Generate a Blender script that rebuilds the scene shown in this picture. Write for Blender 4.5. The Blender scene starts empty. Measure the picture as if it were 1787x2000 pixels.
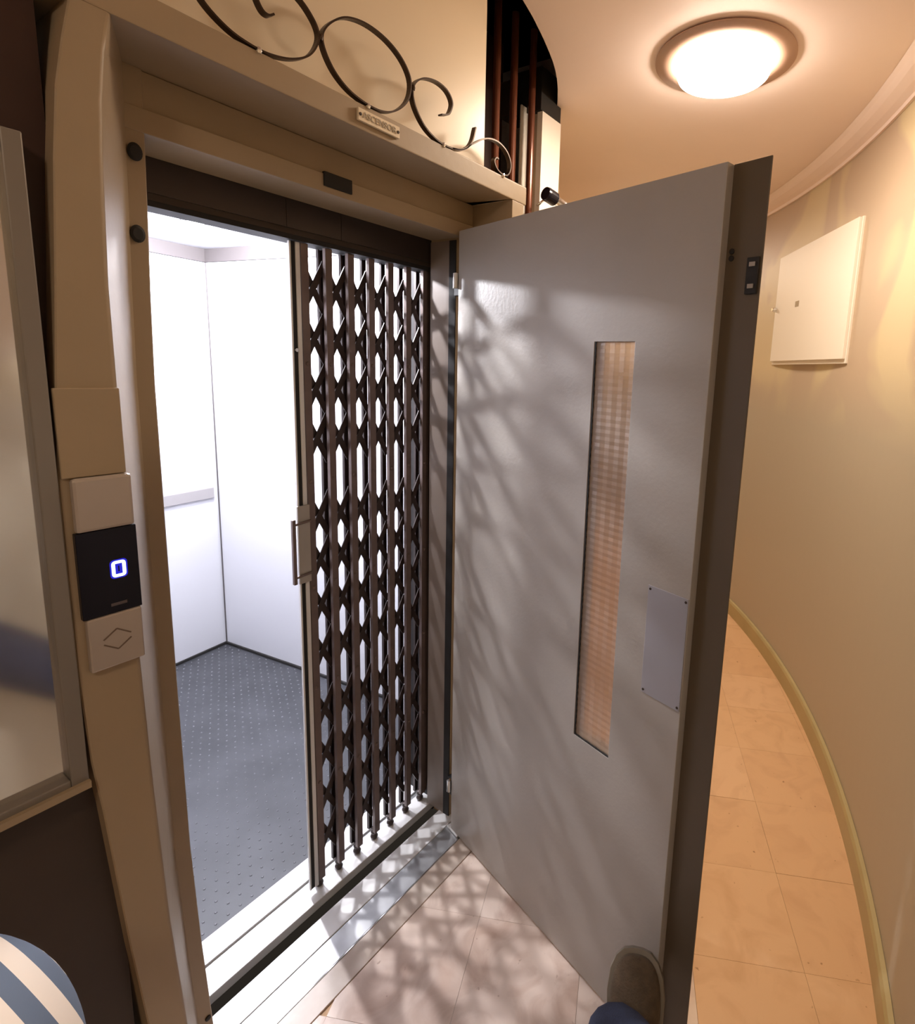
import bpy, bmesh, math, random
from mathutils import Vector, Matrix
random.seed(4)
S = bpy.context.scene
COL = S.collection
PI = math.pi

# ------------------------------------------------------------------ camera
F_PX, PX, PY = 1069.848, 1086.651, 890.581
CAM = Vector((-0.15708, -1.07097, 1.68546))
yaw, pitch, roll = 0.56039, -0.16095, 0.04392
fw = Vector((math.cos(yaw) * math.cos(pitch), math.sin(yaw) * math.cos(pitch), math.sin(pitch)))
rt = Vector((math.sin(yaw), -math.cos(yaw), 0.0)); up = rt.cross(fw)
r2 = rt * math.cos(roll) + up * math.sin(roll); u2 = -rt * math.sin(roll) + up * math.cos(roll)
cd = bpy.data.cameras.new('camera'); cam = bpy.data.objects.new('camera', cd); COL.objects.link(cam)
cd.sensor_fit = 'AUTO'; cd.sensor_width = 36.0; cd.lens = F_PX * 36.0 / 2000.0
cd.shift_x = (893.5 - PX) / 2000.0; cd.shift_y = (PY - 1000.0) / 2000.0
cd.clip_start = 0.02; cd.clip_end = 50
cam.matrix_world = Matrix(((r2.x, u2.x, -fw.x, CAM.x), (r2.y, u2.y, -fw.y, CAM.y), (r2.z, u2.z, -fw.z, CAM.z), (0, 0, 0, 1)))
S.camera = cam
# ------------------------------------------------------------------ world, exposure
w = bpy.data.worlds.new('world'); S.world = w; w.use_nodes = True
w.node_tree.nodes['Background'].inputs[0].default_value = (0.9, 0.75, 0.6, 1)
w.node_tree.nodes['Background'].inputs[1].default_value = 0.02
S.view_settings.view_transform = 'Standard'; S.view_settings.look = 'None'
S.view_settings.exposure = 0.22; S.view_settings.gamma = 1.0
S.cycles.max_bounces = 8; S.cycles.diffuse_bounces = 5; S.cycles.caustics_reflective = False
S.cycles.caustics_refractive = False; S.cycles.sample_clamp_indirect = 6.0
LAMP_COL = (1.0, 0.80, 0.60); LAMP_W = 14.0; LAMP_EMIT = 32.0
LAMP_XY = (1.89, -0.40); CEIL = 2.76
CABIN_COL = (0.93, 0.93, 1.0); CABIN_W = 92.0
SPOTS = [(1.02, 1.45), (0.93, 0.80)]
SECOND_W = 4.0; THIRD_W = 22.0

# ------------------------------------------------------------------ materials
def mat(name, col, rough=0.6, metal=0.0, noise=0.0, nscale=8.0, bump=0.0, bscale=60.0, emit=None, estr=0.0, spec=0.5, col2=None, trans=0.0, coat=0.0):
    m = bpy.data.materials.new(name); m.use_nodes = True; nt = m.node_tree; b = nt.nodes['Principled BSDF']
    b.inputs['Base Color'].default_value = (*col, 1); b.inputs['Roughness'].default_value = rough
    b.inputs['Metallic'].default_value = metal; b.inputs['Specular IOR Level'].default_value = spec
    b.inputs['Transmission Weight'].default_value = trans; b.inputs['Coat Weight'].default_value = coat
    tc = nt.nodes.new('ShaderNodeTexCoord')
    if noise > 0 or col2:
        n = nt.nodes.new('ShaderNodeTexNoise'); n.inputs['Scale'].default_value = nscale; n.inputs['Detail'].default_value = 5
        nt.links.new(tc.outputs['Object'], n.inputs['Vector'])
        r = nt.nodes.new('ShaderNodeValToRGB'); c2 = col2 or tuple(c * (1 - noise) for c in col)
        r.color_ramp.elements[0].position = 0.35; r.color_ramp.elements[1].position = 0.65
        r.color_ramp.elements[0].color = (*c2, 1); r.color_ramp.elements[1].color = (*col, 1)
        nt.links.new(n.outputs['Fac'], r.inputs['Fac']); nt.links.new(r.outputs['Color'], b.inputs['Base Color'])
    if bump > 0:
        n2 = nt.nodes.new('ShaderNodeTexNoise'); n2.inputs['Scale'].default_value = bscale; n2.inputs['Detail'].default_value = 3
        nt.links.new(tc.outputs['Object'], n2.inputs['Vector'])
        bp = nt.nodes.new('ShaderNodeBump'); bp.inputs['Strength'].default_value = bump; bp.inputs['Distance'].default_value = 0.01
        nt.links.new(n2.outputs['Fac'], bp.inputs['Height']); nt.links.new(bp.outputs['Normal'], b.inputs['Normal'])
    if emit:
        b.inputs['Emission Color'].default_value = (*emit, 1); b.inputs['Emission Strength'].default_value = estr
    return m

M = {}
M['frame'] = mat('beige_frame_paint', (0.375, 0.28, 0.175), 0.48, noise=0.08, nscale=3, bump=0.05, bscale=40)
M['cream'] = mat('cream_panel_paint', (0.86, 0.74, 0.55), 0.35, noise=0.05, nscale=2)
M['white'] = mat('white_cream_paint', (0.88, 0.84, 0.76), 0.5)
M['cop'] = mat('satin_cover_metal', (0.47, 0.40, 0.34), 0.35, metal=0.3, noise=0.04)
M['black'] = mat('black_gloss', (0.008, 0.007, 0.014), 0.25, spec=0.25)
M['blackmatt'] = mat('black_matt', (0.012, 0.010, 0.009), 0.7)
M['dark'] = mat('dark_brown', (0.045, 0.028, 0.018), 0.6, noise=0.2, nscale=4)
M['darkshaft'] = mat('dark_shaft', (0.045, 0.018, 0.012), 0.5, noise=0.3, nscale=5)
M['door'] = mat('grey_door_paint', (0.40, 0.365, 0.325), 0.42, noise=0.06, nscale=5, bump=0.06, bscale=90)
M['lip'] = mat('shaded_door_rebate', (0.11, 0.08, 0.05), 0.5, noise=0.08, nscale=5)  # darker than the leaf: shade of the step put into the colour
M['gate'] = mat('gate_bronze_metal', (0.18, 0.13, 0.115), 0.42, metal=0.3, noise=0.15, nscale=20)
M['lattice'] = mat('gate_dark_lattice', (0.045, 0.03, 0.026), 0.45, metal=0.3)
M['steel'] = mat('brushed_steel', (0.62, 0.62, 0.62), 0.3, metal=0.9, noise=0.06, nscale=30)
M['alu'] = mat('pale_aluminium', (0.80, 0.79, 0.77), 0.42, metal=0.25, noise=0.04, nscale=12)
M['chrome'] = mat('chrome', (0.8, 0.8, 0.8), 0.12, metal=1.0)
M['cabwhite'] = mat('cabin_white_laminate', (0.60, 0.60, 0.63), 0.4)
M['cabtrim'] = mat('cabin_grey_trim', (0.075, 0.065, 0.065), 0.5)
M['cabgrey'] = mat('cabin_ceiling_grey', (0.10, 0.10, 0.115), 0.5)
M['mat'] = mat('dark_studded_rubber', (0.060, 0.062, 0.070), 0.42, noise=0.3, nscale=5)
M['stud'] = mat('rubber_stud_tops', (0.13, 0.13, 0.14), 0.25)  # lighter than the mat: stud highlights put into the colour
M['iron'] = mat('wrought_iron_bronze', (0.055, 0.032, 0.020), 0.35, metal=0.6, noise=0.2, nscale=30)
M['ceil'] = mat('ceiling_paint', (0.92, 0.78, 0.72), 0.6, noise=0.05, nscale=1.5, bump=0.03, bscale=25)
M['base'] = mat('baseboard_paint', (0.46, 0.38, 0.19), 0.45, noise=0.1, nscale=6)
M['joint'] = mat('tile_joint', (0.50, 0.33, 0.19), 0.8)
M['stone'] = mat('threshold_stone', (0.62, 0.53, 0.45), 0.35, col2=(0.5, 0.40, 0.32), nscale=9)
M['pane'] = mat('reflective_glazing', (0.92, 0.88, 0.82), 0.08, metal=0.92)
M['plate'] = mat('lilac_grey_plate', (0.40, 0.39, 0.42), 0.35, metal=0.3)
M['emit_lamp'] = mat('lamp_glass', (1, 1, 1), 0.4, emit=(1.0, 0.85, 0.70), estr=LAMP_EMIT)
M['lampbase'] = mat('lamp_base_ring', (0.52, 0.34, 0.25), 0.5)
M['emit_spot'] = mat('spot_lens', (1, 1, 1), 0.4, emit=(0.96, 0.96, 1.0), estr=60)
M['digit'] = mat('display_digit', (0, 0, 0), 0.5, emit=(0.75, 0.88, 1.0), estr=2.0)
M['halo'] = mat('display_digit_edge', (0, 0, 0), 0.5, emit=(0.02, 0.02, 0.75), estr=0.7)
M['engrave'] = mat('engraved_line', (0.16, 0.11, 0.08), 0.6)
M['navy'] = mat('navy_denim', (0.018, 0.024, 0.055), 0.9, noise=0.3, nscale=200, bump=0.3, bscale=400)
M['skin'] = mat('skin', (0.55, 0.33, 0.22), 0.5, noise=0.1, nscale=20)
M['hair'] = mat('dark_hair', (0.03, 0.02, 0.015), 0.6)
M['suede'] = mat('olive_brown_suede', (0.10, 0.065, 0.035), 0.95, noise=0.25, nscale=60, bump=0.3, bscale=250)
M['sole'] = mat('pale_rubber_sole', (0.20, 0.165, 0.12), 0.7)

def wall_mat():
    m = bpy.data.materials.new('patched_corridor_plaster'); m.use_nodes = True; nt = m.node_tree; b = nt.nodes['Principled BSDF']
    b.inputs['Roughness'].default_value = 0.5
    tc = nt.nodes.new('ShaderNodeTexCoord')
    n = nt.nodes.new('ShaderNodeTexNoise'); n.inputs['Scale'].default_value = 1.7; n.inputs['Detail'].default_value = 2.0
    n.inputs['Distortion'].default_value = 0.6
    r = nt.nodes.new('ShaderNodeValToRGB'); e = r.color_ramp.elements
    e[0].position = 0.47; e[0].color = (0.52, 0.41, 0.30, 1); e[1].position = 0.54; e[1].color = (0.64, 0.54, 0.35, 1)
    sx = nt.nodes.new('ShaderNodeSeparateXYZ'); nt.links.new(tc.outputs['Object'], sx.inputs[0])
    mr = nt.nodes.new('ShaderNodeMapRange'); mr.inputs['From Min'].default_value = 1.45; mr.inputs['From Max'].default_value = 1.75
    nt.links.new(sx.outputs['Z'], mr.inputs['Value'])
    mix = nt.nodes.new('ShaderNodeMix'); mix.data_type = 'RGBA'; mix.inputs[6].default_value = (0.46, 0.41, 0.32, 1)  # greyer low down: shadow on the lower wall put into the colour
    nt.links.new(mr.outputs[0], mix.inputs[0]); nt.links.new(r.outputs['Color'], mix.inputs[7])
    nt.links.new(tc.outputs['Object'], n.inputs['Vector']); nt.links.new(n.outputs['Fac'], r.inputs['Fac'])
    nt.links.new(mix.outputs[2], b.inputs['Base Color'])
    n2 = nt.nodes.new('ShaderNodeTexNoise'); n2.inputs['Scale'].default_value = 18
    bp = nt.nodes.new('ShaderNodeBump'); bp.inputs['Strength'].default_value = 0.04; bp.inputs['Distance'].default_value = 0.01
    nt.links.new(tc.outputs['Object'], n2.inputs['Vector']); nt.links.new(n2.outputs['Fac'], bp.inputs['Height']); nt.links.new(bp.outputs['Normal'], b.inputs['Normal'])
    return m
M['wall'] = wall_mat()

def tile_mat(i, base, vein):
    m = bpy.data.materials.new('marble_tile'); m.use_nodes = True; nt = m.node_tree; b = nt.nodes['Principled BSDF']
    b.inputs['Roughness'].default_value = 0.28
    tc = nt.nodes.new('ShaderNodeTexCoord')
    mp = nt.nodes.new('ShaderNodeMapping'); mp.inputs['Location'].default_value = (i * 3.1, i * 1.7, 0)
    n = nt.nodes.new('ShaderNodeTexNoise'); n.inputs['Scale'].default_value = 7; n.inputs['Detail'].default_value = 8; n.inputs['Distortion'].default_value = 1.2
    r = nt.nodes.new('ShaderNodeValToRGB'); e = r.color_ramp.elements
    e[0].position = 0.30; e[0].color = (*vein, 1); e[1].position = 0.52; e[1].color = (*base, 1)
    v = nt.nodes.new('ShaderNodeTexNoise'); v.inputs['Scale'].default_value = 40; v.inputs['Detail'].default_value = 2
    r2_ = nt.nodes.new('ShaderNodeValToRGB'); e = r2_.color_ramp.elements
    e[0].position = 0.21; e[0].color = (0.5, 0.4, 0.33, 1); e[1].position = 0.29; e[1].color = (1, 1, 1, 1)
    mx = nt.nodes.new('ShaderNodeMix'); mx.data_type = 'RGBA'; mx.blend_type = 'MULTIPLY'; mx.inputs[0].default_value = 1
    nt.links.new(tc.outputs['Object'], mp.inputs['Vector']); nt.links.new(mp.outputs[0], n.inputs['Vector']); nt.links.new(mp.outputs[0], v.inputs['Vector'])
    nt.links.new(n.outputs['Fac'], r.inputs['Fac']); nt.links.new(v.outputs['Fac'], r2_.inputs['Fac'])
    nt.links.new(r.outputs['Color'], mx.inputs[6]); nt.links.new(r2_.outputs['Color'], mx.inputs[7]); nt.links.new(mx.outputs[2], b.inputs['Base Color'])
    return m
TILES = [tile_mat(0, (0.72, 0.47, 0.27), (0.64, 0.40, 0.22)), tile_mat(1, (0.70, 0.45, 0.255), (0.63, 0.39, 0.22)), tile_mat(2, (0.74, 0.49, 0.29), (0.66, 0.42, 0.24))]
PALE = [tile_mat(3, (0.78, 0.64, 0.54), (0.55, 0.40, 0.32)), tile_mat(4, (0.76, 0.61, 0.51), (0.56, 0.40, 0.31))]  # paler copies before the lift, its cool light put into the colour

def glass_mat():
    m = bpy.data.materials.new('ribbed_obscure_glass'); m.use_nodes = True; nt = m.node_tree; b = nt.nodes['Principled BSDF']
    b.inputs['Base Color'].default_value = (0.66, 0.55, 0.47, 1); b.inputs['Roughness'].default_value = 0.35
    b.inputs['Transmission Weight'].default_value = 0.72; b.inputs['IOR'].default_value = 1.3
    return m
M['glass'] = glass_mat()

def shirt_mat():
    m = bpy.data.materials.new('striped_shirt_cloth'); m.use_nodes = True; nt = m.node_tree; b = nt.nodes['Principled BSDF']
    b.inputs['Roughness'].default_value = 0.9
    tc = nt.nodes.new('ShaderNodeTexCoord'); mp = nt.nodes.new('ShaderNodeMapping')
    dt = nt.nodes.new('ShaderNodeVectorMath'); dt.operation = 'DOT_PRODUCT'; dt.inputs[1].default_value = SHIRT_N
    fr_ = nt.nodes.new('ShaderNodeMath'); fr_.operation = 'FRACT'
    r = nt.nodes.new('ShaderNodeValToRGB'); r.color_ramp.interpolation = 'CONSTANT'; e = r.color_ramp.elements
    e[0].position = 0.0; e[0].color = (0.10, 0.13, 0.18, 1); e[1].position = 0.5; e[1].color = (0.80, 0.68, 0.55, 1)
    nt.links.new(tc.outputs['Object'], mp.inputs['Vector']); nt.links.new(mp.outputs[0], dt.inputs[0]); nt.links.new(dt.outputs['Value'], fr_.inputs[0])
    nt.links.new(fr_.outputs[0], r.inputs['Fac']); nt.links.new(r.outputs['Color'], b.inputs['Base Color'])
    return m
SHIRT_N = (r2 - u2 * 1.3).cross(Vector((-0.12, -0.66, 1.26)) - CAM).normalized() / 0.019
M['shirt'] = shirt_mat()

# ------------------------------------------------------------------ helpers
def obj(name, bm, m, parent=None, smooth=False, bevel=0.0):
    me = bpy.data.meshes.new(name)
    bmesh.ops.recalc_face_normals(bm, faces=bm.faces[:])
    bm.to_mesh(me); bm.free()
    me.materials.append(m if not isinstance(m, str) else M[m])
    o = bpy.data.objects.new(name, me); COL.objects.link(o)
    if smooth:
        for p_ in me.polygons: p_.use_smooth = True
    if bevel > 0:
        b = o.modifiers.new('bevel', 'BEVEL'); b.width = bevel; b.segments = 2; b.limit_method = 'ANGLE'
    if parent: o.parent = parent
    return o
def B(): return bmesh.new()
def box(bm, x0, x1, y0, y1, z0, z1, mtx=None):
    vs = [bm.verts.new((x, y, z)) for x in (x0, x1) for y in (y0, y1) for z in (z0, z1)]
    if mtx is not None:
        for v in vs: v.co = mtx @ v.co
    for f in ((0, 1, 3, 2), (4, 6, 7, 5), (0, 4, 5, 1), (2, 3, 7, 6), (0, 2, 6, 4), (1, 5, 7, 3)): bm.faces.new([vs[i] for i in f])
    return vs
def bx(name, m, x0, x1, y0, y1, z0, z1, parent=None, bevel=0.0, mtx=None):
    bm = B(); box(bm, x0, x1, y0, y1, z0, z1, mtx); return obj(name, bm, m, parent, bevel=bevel)
def prism(bm, pts, z0, z1):   # xy polygon extruded along z
    lo = [bm.verts.new((x, y, z0)) for x, y in pts]; hi = [bm.verts.new((x, y, z1)) for x, y in pts]
    n = len(pts); fs = [bm.faces.new(lo[::-1]), bm.faces.new(hi)]
    for i in range(n): bm.faces.new((lo[i], lo[(i + 1) % n], hi[(i + 1) % n], hi[i]))
    bmesh.ops.triangulate(bm, faces=fs)
def lathe(bm, prof, n=32, mtx=None):   # prof = [(r,z)]
    rings = []
    for r, z in prof:
        if r < 1e-6: rings.append([bm.verts.new((0, 0, z))])
        else: rings.append([bm.verts.new((r * math.cos(2 * PI * i / n), r * math.sin(2 * PI * i / n), z)) for i in range(n)])
    if mtx is not None:
        for rg in rings:
            for v in rg: v.co = mtx @ v.co
    for a, b in zip(rings, rings[1:]):
        for i in range(n):
            j = (i + 1) % n
            if len(a) == 1 and len(b) == 1: continue
            if len(a) == 1: bm.faces.new((a[0], b[j], b[i]))
            elif len(b) == 1: bm.faces.new((a[i], a[j], b[0]))
            else: bm.faces.new((a[i], a[j], b[j], b[i]))
    for rg in (rings[0], rings[-1]):
        if len(rg) > 1: bm.faces.new(rg)
def align(p0, p1):
    d = (Vector(p1) - Vector(p0)); q = d.to_track_quat('Z', 'Y')
    return Matrix.Translation(p0) @ q.to_matrix().to_4x4(), d.length
def tube(bm, p0, p1, r, n=12):
    m_, l = align(p0, p1); lathe(bm, [(r, 0), (r, l)], n, m_)
def bar(bm, p0, p1, wdt, thk, side=Vector((0, 1, 0))):   # flat bar between points, width in plane, thickness along side
    p0 = Vector(p0); p1 = Vector(p1); d = (p1 - p0).normalized(); s = side.normalized(); wv = d.cross(s).normalized()
    vs = [bm.verts.new(p + wv * a * wdt / 2 + s * b * thk / 2) for p in (p0, p1) for a, b in ((-1, -1), (1, -1), (1, 1), (-1, 1))]
    for f in ((3, 2, 1, 0), (4, 5, 6, 7), (0, 1, 5, 4), (1, 2, 6, 5), (2, 3, 7, 6), (3, 0, 4, 7)): bm.faces.new([vs[i] for i in f])
def catmull(pts, k=6):
    P = [Vector(p) for p in pts]; out = []
    for i in range(len(P) - 1):
        a = P[i - 1] if i > 0 else P[i] * 2 - P[i + 1]; b = P[i]; c = P[i + 1]; d = P[i + 2] if i + 2 < len(P) else P[i + 1] * 2 - P[i]
        for j in range(k):
            t = j / k
            out.append(0.5 * ((2 * b) + (c - a) * t + (2 * a - 5 * b + 4 * c - d) * t * t + (3 * b - a - 3 * c + d) * t ** 3))
    out.append(P[-1]); return out
def strip(bm, path, wy, th, closed=False):   # flat band following an xz path, wide along y
    n = len(path); rings = []
    for i, p_ in enumerate(path):
        a = path[(i - 1) % n] if (closed or i > 0) else p_; b = path[(i + 1) % n] if (closed or i < n - 1) else p_
        d = (b - a).normalized(); nn = Vector((-d.z, 0, d.x))
        rings.append([bm.verts.new(p_ + nn * s * th / 2 + Vector((0, t * wy / 2, 0))) for s, t in ((-1, -1), (1, -1), (1, 1), (-1, 1))])
    for i in range(n if closed else n - 1):
        a, b = rings[i], rings[(i + 1) % n]
        for j in range(4): bm.faces.new((a[j], a[(j + 1) % 4], b[(j + 1) % 4], b[j]))
    if not closed: bm.faces.new(rings[0][::-1]); bm.faces.new(rings[-1])
def tag(o, label=None, cat=None, group=None, kind=None):
    if label: o['label'] = label
    if cat: o['category'] = cat
    if group: o['group'] = group
    if kind: o['kind'] = kind
    return o
def empty(name, loc, label, cat, group=None, rot=(0, 0, 0)):
    e = bpy.data.objects.new(name, None); COL.objects.link(e); e.location = loc; e.rotation_euler = rot; e.empty_display_size = 0.1
    return tag(e, label, cat, group)
def struct(o): o['kind'] = 'structure'; return o

# ------------------------------------------------------------------ room shell
CC = Vector((0.586, 3.607)); RO = 4.897; RI = 3.52
def arc(r, a0, a1, n): return [(CC.x + r * math.cos(math.radians(a0 + (a1 - a0) * i / n)), CC.y + r * math.sin(math.radians(a0 + (a1 - a0) * i / n))) for i in range(n + 1)]
outer = arc(RO, 12, -94.2, 120)
path_out = outer + [(outer[-1][0], -2.15), (-2.0, -2.15), (-2.0, 0.05)]
bm = B()
vs = [(bm.verts.new((x, y, 0)), bm.verts.new((x, y, CEIL))) for x, y in path_out]
for a, b in zip(vs, vs[1:]): bm.faces.new((a[0], b[0], b[1], a[1]))
wr = obj('wall_right', bm, 'wall'); struct(wr)
sm = wr.modifiers.new('thick', 'SOLIDIFY'); sm.thickness = 0.08; sm.offset = 1.0
for p_ in wr.data.polygons: p_.use_smooth = False
wr['label'] = 'curved yellowish plaster corridor wall with repair patches'
# baseboard and cornice swept along the curve
def sweep(name, prof, m, a0=12, a1=-94.2, n=120):
    bm = B(); rings = []
    for i in range(n + 1):
        a = math.radians(a0 + (a1 - a0) * i / n)
        rings.append([bm.verts.new((CC.x + (RO + r) * math.cos(a), CC.y + (RO + r) * math.sin(a), z)) for r, z in prof])
    for a, b in zip(rings, rings[1:]):
        for j in range(len(prof)): bm.faces.new((a[j], a[(j + 1) % len(prof)], b[(j + 1) % len(prof)], b[j]))
    bm.faces.new(rings[0]); bm.faces.new(rings[-1][::-1])
    o = obj(name, bm, m); struct(o); return o
sweep('baseboard_right', [(-0.001, 0.0), (-0.020, 0.0), (-0.020, 0.085), (-0.014, 0.098), (-0.001, 0.10)], 'base')
sweep('trim_1', [(-0.001, 2.695), (-0.012, 2.695), (-0.014, 2.71), (-0.04, 2.72), (-0.07, 2.735), (-0.09, 2.75), (-0.105, CEIL - .001), (-0.001, CEIL - .001)], 'ceil')
# ceiling with the curved cut-out over the stair well
cut = catmull([(1.0, -0.045, 0), (1.20, 0.012, 0), (1.42, 0.066, 0), (1.68, 0.16, 0), (1.90, 0.29, 0), (1.97, 0.36, 0)], 5)
poly = [(-2.1, -2.25), (6.2, -2.25), (6.2, 5.2), (1.97, 5.2)] + [(v.x, v.y) for v in reversed(cut)] + [(1.0, 0.049), (-2.1, 0.049)]
bm = B(); prism(bm, poly, CEIL, CEIL + 0.22); struct(obj('ceiling', bm, 'ceil'))
# floor slab + tiles
fl = bx('floor', 'joint', -2.1, 6.2, -2.25, 0.0172, -0.06, -0.006); struct(fl)
fl2 = bx('floor', 'joint', 1.24, 6.2, 0.0172, 5.2, -0.06, -0.006); struct(fl2)
du = Vector((0.907, 0.42)); dv = Vector((-0.42, 0.907)); TS = 0.32; org = Vector((1.24, -0.738))
def clip(poly_, n, d):   # keep n.p <= d
    out = []
    for i in range(len(poly_)):
        a, b = poly_[i], poly_[(i + 1) % len(poly_)]; da, db = a.dot(n) - d, b.dot(n) - d
        if da <= 0: out.append(a)
        if (da < 0) != (db < 0) and abs(da - db) > 1e-9: out.append(a + (b - a) * (da / (da - db)))
    return out
nt_ = 0
for i in range(-9, 16):
    for j in range(-8, 16):
        c = org + du * (i + .5) * TS + dv * (j + .5) * TS
        g = 0.0004
        q = [org + du * (i + a) * TS + dv * (j + b) * TS for a, b in ((0, 0), (1, 0), (1, 1), (0, 1))]
        q = [c + (p_ - c) * (1 - 2 * g / TS) for p_ in q]
        rel = c - CC
        if c.x > 0.23:
            if rel.length > RO + 0.2: continue
            n = rel.normalized(); q = clip(q, n, n.dot(CC) + RO - 0.003)
        else:
            q = clip(q, Vector((0, -1)), 2.14)
            if c.y < -1.2: q = clip(q, Vector((1, 0)), 0.222)
        if c.x < 1.9 or c.y < 0.2: q = clip(q, Vector((0, 1)), 0.0150)
        if rel.length < RI - 0.2 or c.x < -0.9 or len(q) < 3 or rel.length < 3.45: continue
        area = abs(sum(q[k].x * q[(k + 1) % len(q)].y - q[(k + 1) % len(q)].x * q[k].y for k in range(len(q)))) / 2
        if area < 0.002: continue
        bm = B(); prism(bm, [(p_.x, p_.y) for p_ in q], -0.006, random.uniform(-0.0006, 0.0))
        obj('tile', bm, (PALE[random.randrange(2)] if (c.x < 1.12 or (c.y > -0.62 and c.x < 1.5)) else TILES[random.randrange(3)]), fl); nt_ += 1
# inner curved wall beyond the stair pillar
bm = B(); inn = arc(RI, 12, -69.2, 60)
vs = [(bm.verts.new((x, y, -0.006)), bm.verts.new((x, y, CEIL))) for x, y in inn]
for a, b in zip(vs, vs[1:]): bm.faces.new((a[0], b[0], b[1], a[1]))
wi = obj('wall_back', bm, 'wall'); struct(wi)
s_ = wi.modifiers.new('thick', 'SOLIDIFY'); s_.thickness = 0.06; s_.offset = -1
# low wall between door frame and pillar, pillar, shaft walls above
struct(bx('wall_front', 'white', 1.285, 1.81, 0.31, 0.37, -0.006, 2.20))
struct(bx('trim_2', 'white', 1.81, 1.948, 0.30, 0.325, -0.006, 2.698))          # pale pillar
# stair shaft, dark, seen above the door head
st = empty('stair_shaft', (1.5, 0.5, 2.2), 'dark brown lift shaft interior seen above the open door, behind the pipes', 'shaft')
def loc_(o): o.location -= Vector((1.5, 0.5, 2.2)); return o
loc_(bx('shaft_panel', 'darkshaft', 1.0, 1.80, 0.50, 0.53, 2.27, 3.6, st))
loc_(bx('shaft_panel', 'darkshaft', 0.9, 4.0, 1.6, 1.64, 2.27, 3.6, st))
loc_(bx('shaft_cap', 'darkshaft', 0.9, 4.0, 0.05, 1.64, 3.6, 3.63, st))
loc_(bx('cross_beam', 'dark', 1.78, 1.90, 0.44, 0.50, 2.70, 2.83, st))
loc_(bx('fascia_block', 'blackmatt', 1.80, 1.946, 0.302, 0.43, 2.70, 2.86, st))
loc_(bx('lit_strip', 'white', 1.765, 1.822, 0.372, 0.38, 2.27, 2.72, st, bevel=0.002))
for x in (1.552, 1.655, 1.775):
    bm = B(); m_ = None
    tube(bm, (0, 0, 0), (0, 0, 1.39), 0.0145, 14)
    lathe(bm, [(0.0145, -.0), (0.022, 0.0), (0.022, 0.02), (0.0145, 0.02)], 14)
    o = obj('steel_pipe', bm, mat('brown_gloss_pipe', (0.16, 0.05, 0.025), 0.2, metal=0.2), smooth=False); o.location = (x, 0.33, 2.20)
    tag(o, {1.552: 'slim brown vertical pipe nearest the iron scrolls, in the shaft', 1.655: 'brown vertical pipe in the middle of the three above the door', 1.775: 'brown vertical pipe beside the pale pillar above the door'}[x], 'pipe', 'vertical pipes in the lift shaft')

# front wall above the lintel (cream board) and the left side
cb = bx('wall_panel', 'cream', -2.0, 1.162, 0.05, 0.07, 2.229, CEIL + .2, bevel=0.001); cb.name = 'wall_front.001'; struct(cb)
struct(bx('wall_left', 'darkshaft', -2.0, 0.12, 0.04, 0.10, 1.985, 2.229))
struct(bx('wall_left', 'dark', -2.0, 0.165, 0.03, 0.10, -0.006, 0.965))
struct(bx('wall_left', 'dark', -2.0, -1.2, 0.03, 0.10, 0.965, 1.985))
struct(bx('wall_left', 'darkshaft', 0.106, 0.165, 0.035, 0.10, 0.965, 2.229))
# left glazed side window
wf = B()
box(wf, 0.104, 0.127, -0.006, 0.036, 0.965, 1.972); box(wf, -1.2, -1.17, -0.006, 0.036, 0.965, 1.972)
box(wf, -1.17, 0.104, -0.006, 0.036, 1.955, 1.972); box(wf, -1.17, 0.104, -0.006, 0.036, 0.965, 0.990)
win = obj('window_1', wf, mat('grey_brown_window_frame', (0.24, 0.21, 0.18), 0.35, metal=0.2), bevel=0.002); struct(win)
win['label'] = 'reflecting side window at the left edge'
bx('pane', 'pane', -1.172, 0.106, 0.012, 0.018, 0.988, 1.957, win)
bx('window_sill', 'frame', -1.2, 0.127, -0.014, -0.006, 0.966, 0.978, win)

# ------------------------------------------------------------------ lift door frame
fr = empty('lift_door_frame', (0.75, 0.15, 0.0), 'beige painted steel frame with deep hood around the lift opening', 'door frame')
FO = Vector((0.75, 0.15, 0.0))
def lp(o): 
    if o.parent is not None: o.location -= FO
    return o
zs = [0, .338, .6, .9, 1.0, 1.15, 1.25, 1.39, 1.476, 1.62, 1.78, 1.95, 2.05, 2.12, 2.177]
def interp(t, z):
    for (a, b), (c, d) in zip(t, t[1:]):
        if a <= z <= c: return b + (d - b) * (z - a) / (c - a)
    return t[-1][1] if z > t[-1][0] else t[0][1]
tA = [(0, .262), (.338, .243), (.6, .228), (.9, .219), (1.15, .215), (1.39, .217), (1.62, .215), (1.78, .215), (1.95, .221), (2.05, .227), (2.12, .235), (2.177, .246)]
tB = [(0, .205), (.415, .178), (.606, .161), (.889, .143), (1.0, .133), (1.1, .128), (1.5, .128), (1.65, .138), (1.83, .152), (1.936, .159), (2.025, .166), (2.095, .177), (2.177, .195), (2.3, .225)]
tJ = [(0, .354), (.087, .350), (.5, .329), (1.0, .326), (1.67, .326), (1.95, .335), (2.177, .341)]
bm = B(); rings = []
for z in zs:
    xB, xA, xJ = interp(tB, z), interp(tA, z), interp(tJ, z); xR = xJ - 0.030
    rings.append([bm.verts.new(v) for v in ((xB, .03, z), (xB, .002, z), (xB + .002, 0, z), (xA - .008, 0, z), (xA - .0045, .0008, z), (xA - .0015, .003, z), (xA - .0002, .0062, z), (xA + .002, .010, z), (xR, .15, z), (xJ - .002, .15, z), (xJ, .152, z), (xJ, .30, z), (xB, .30, z))])
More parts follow.
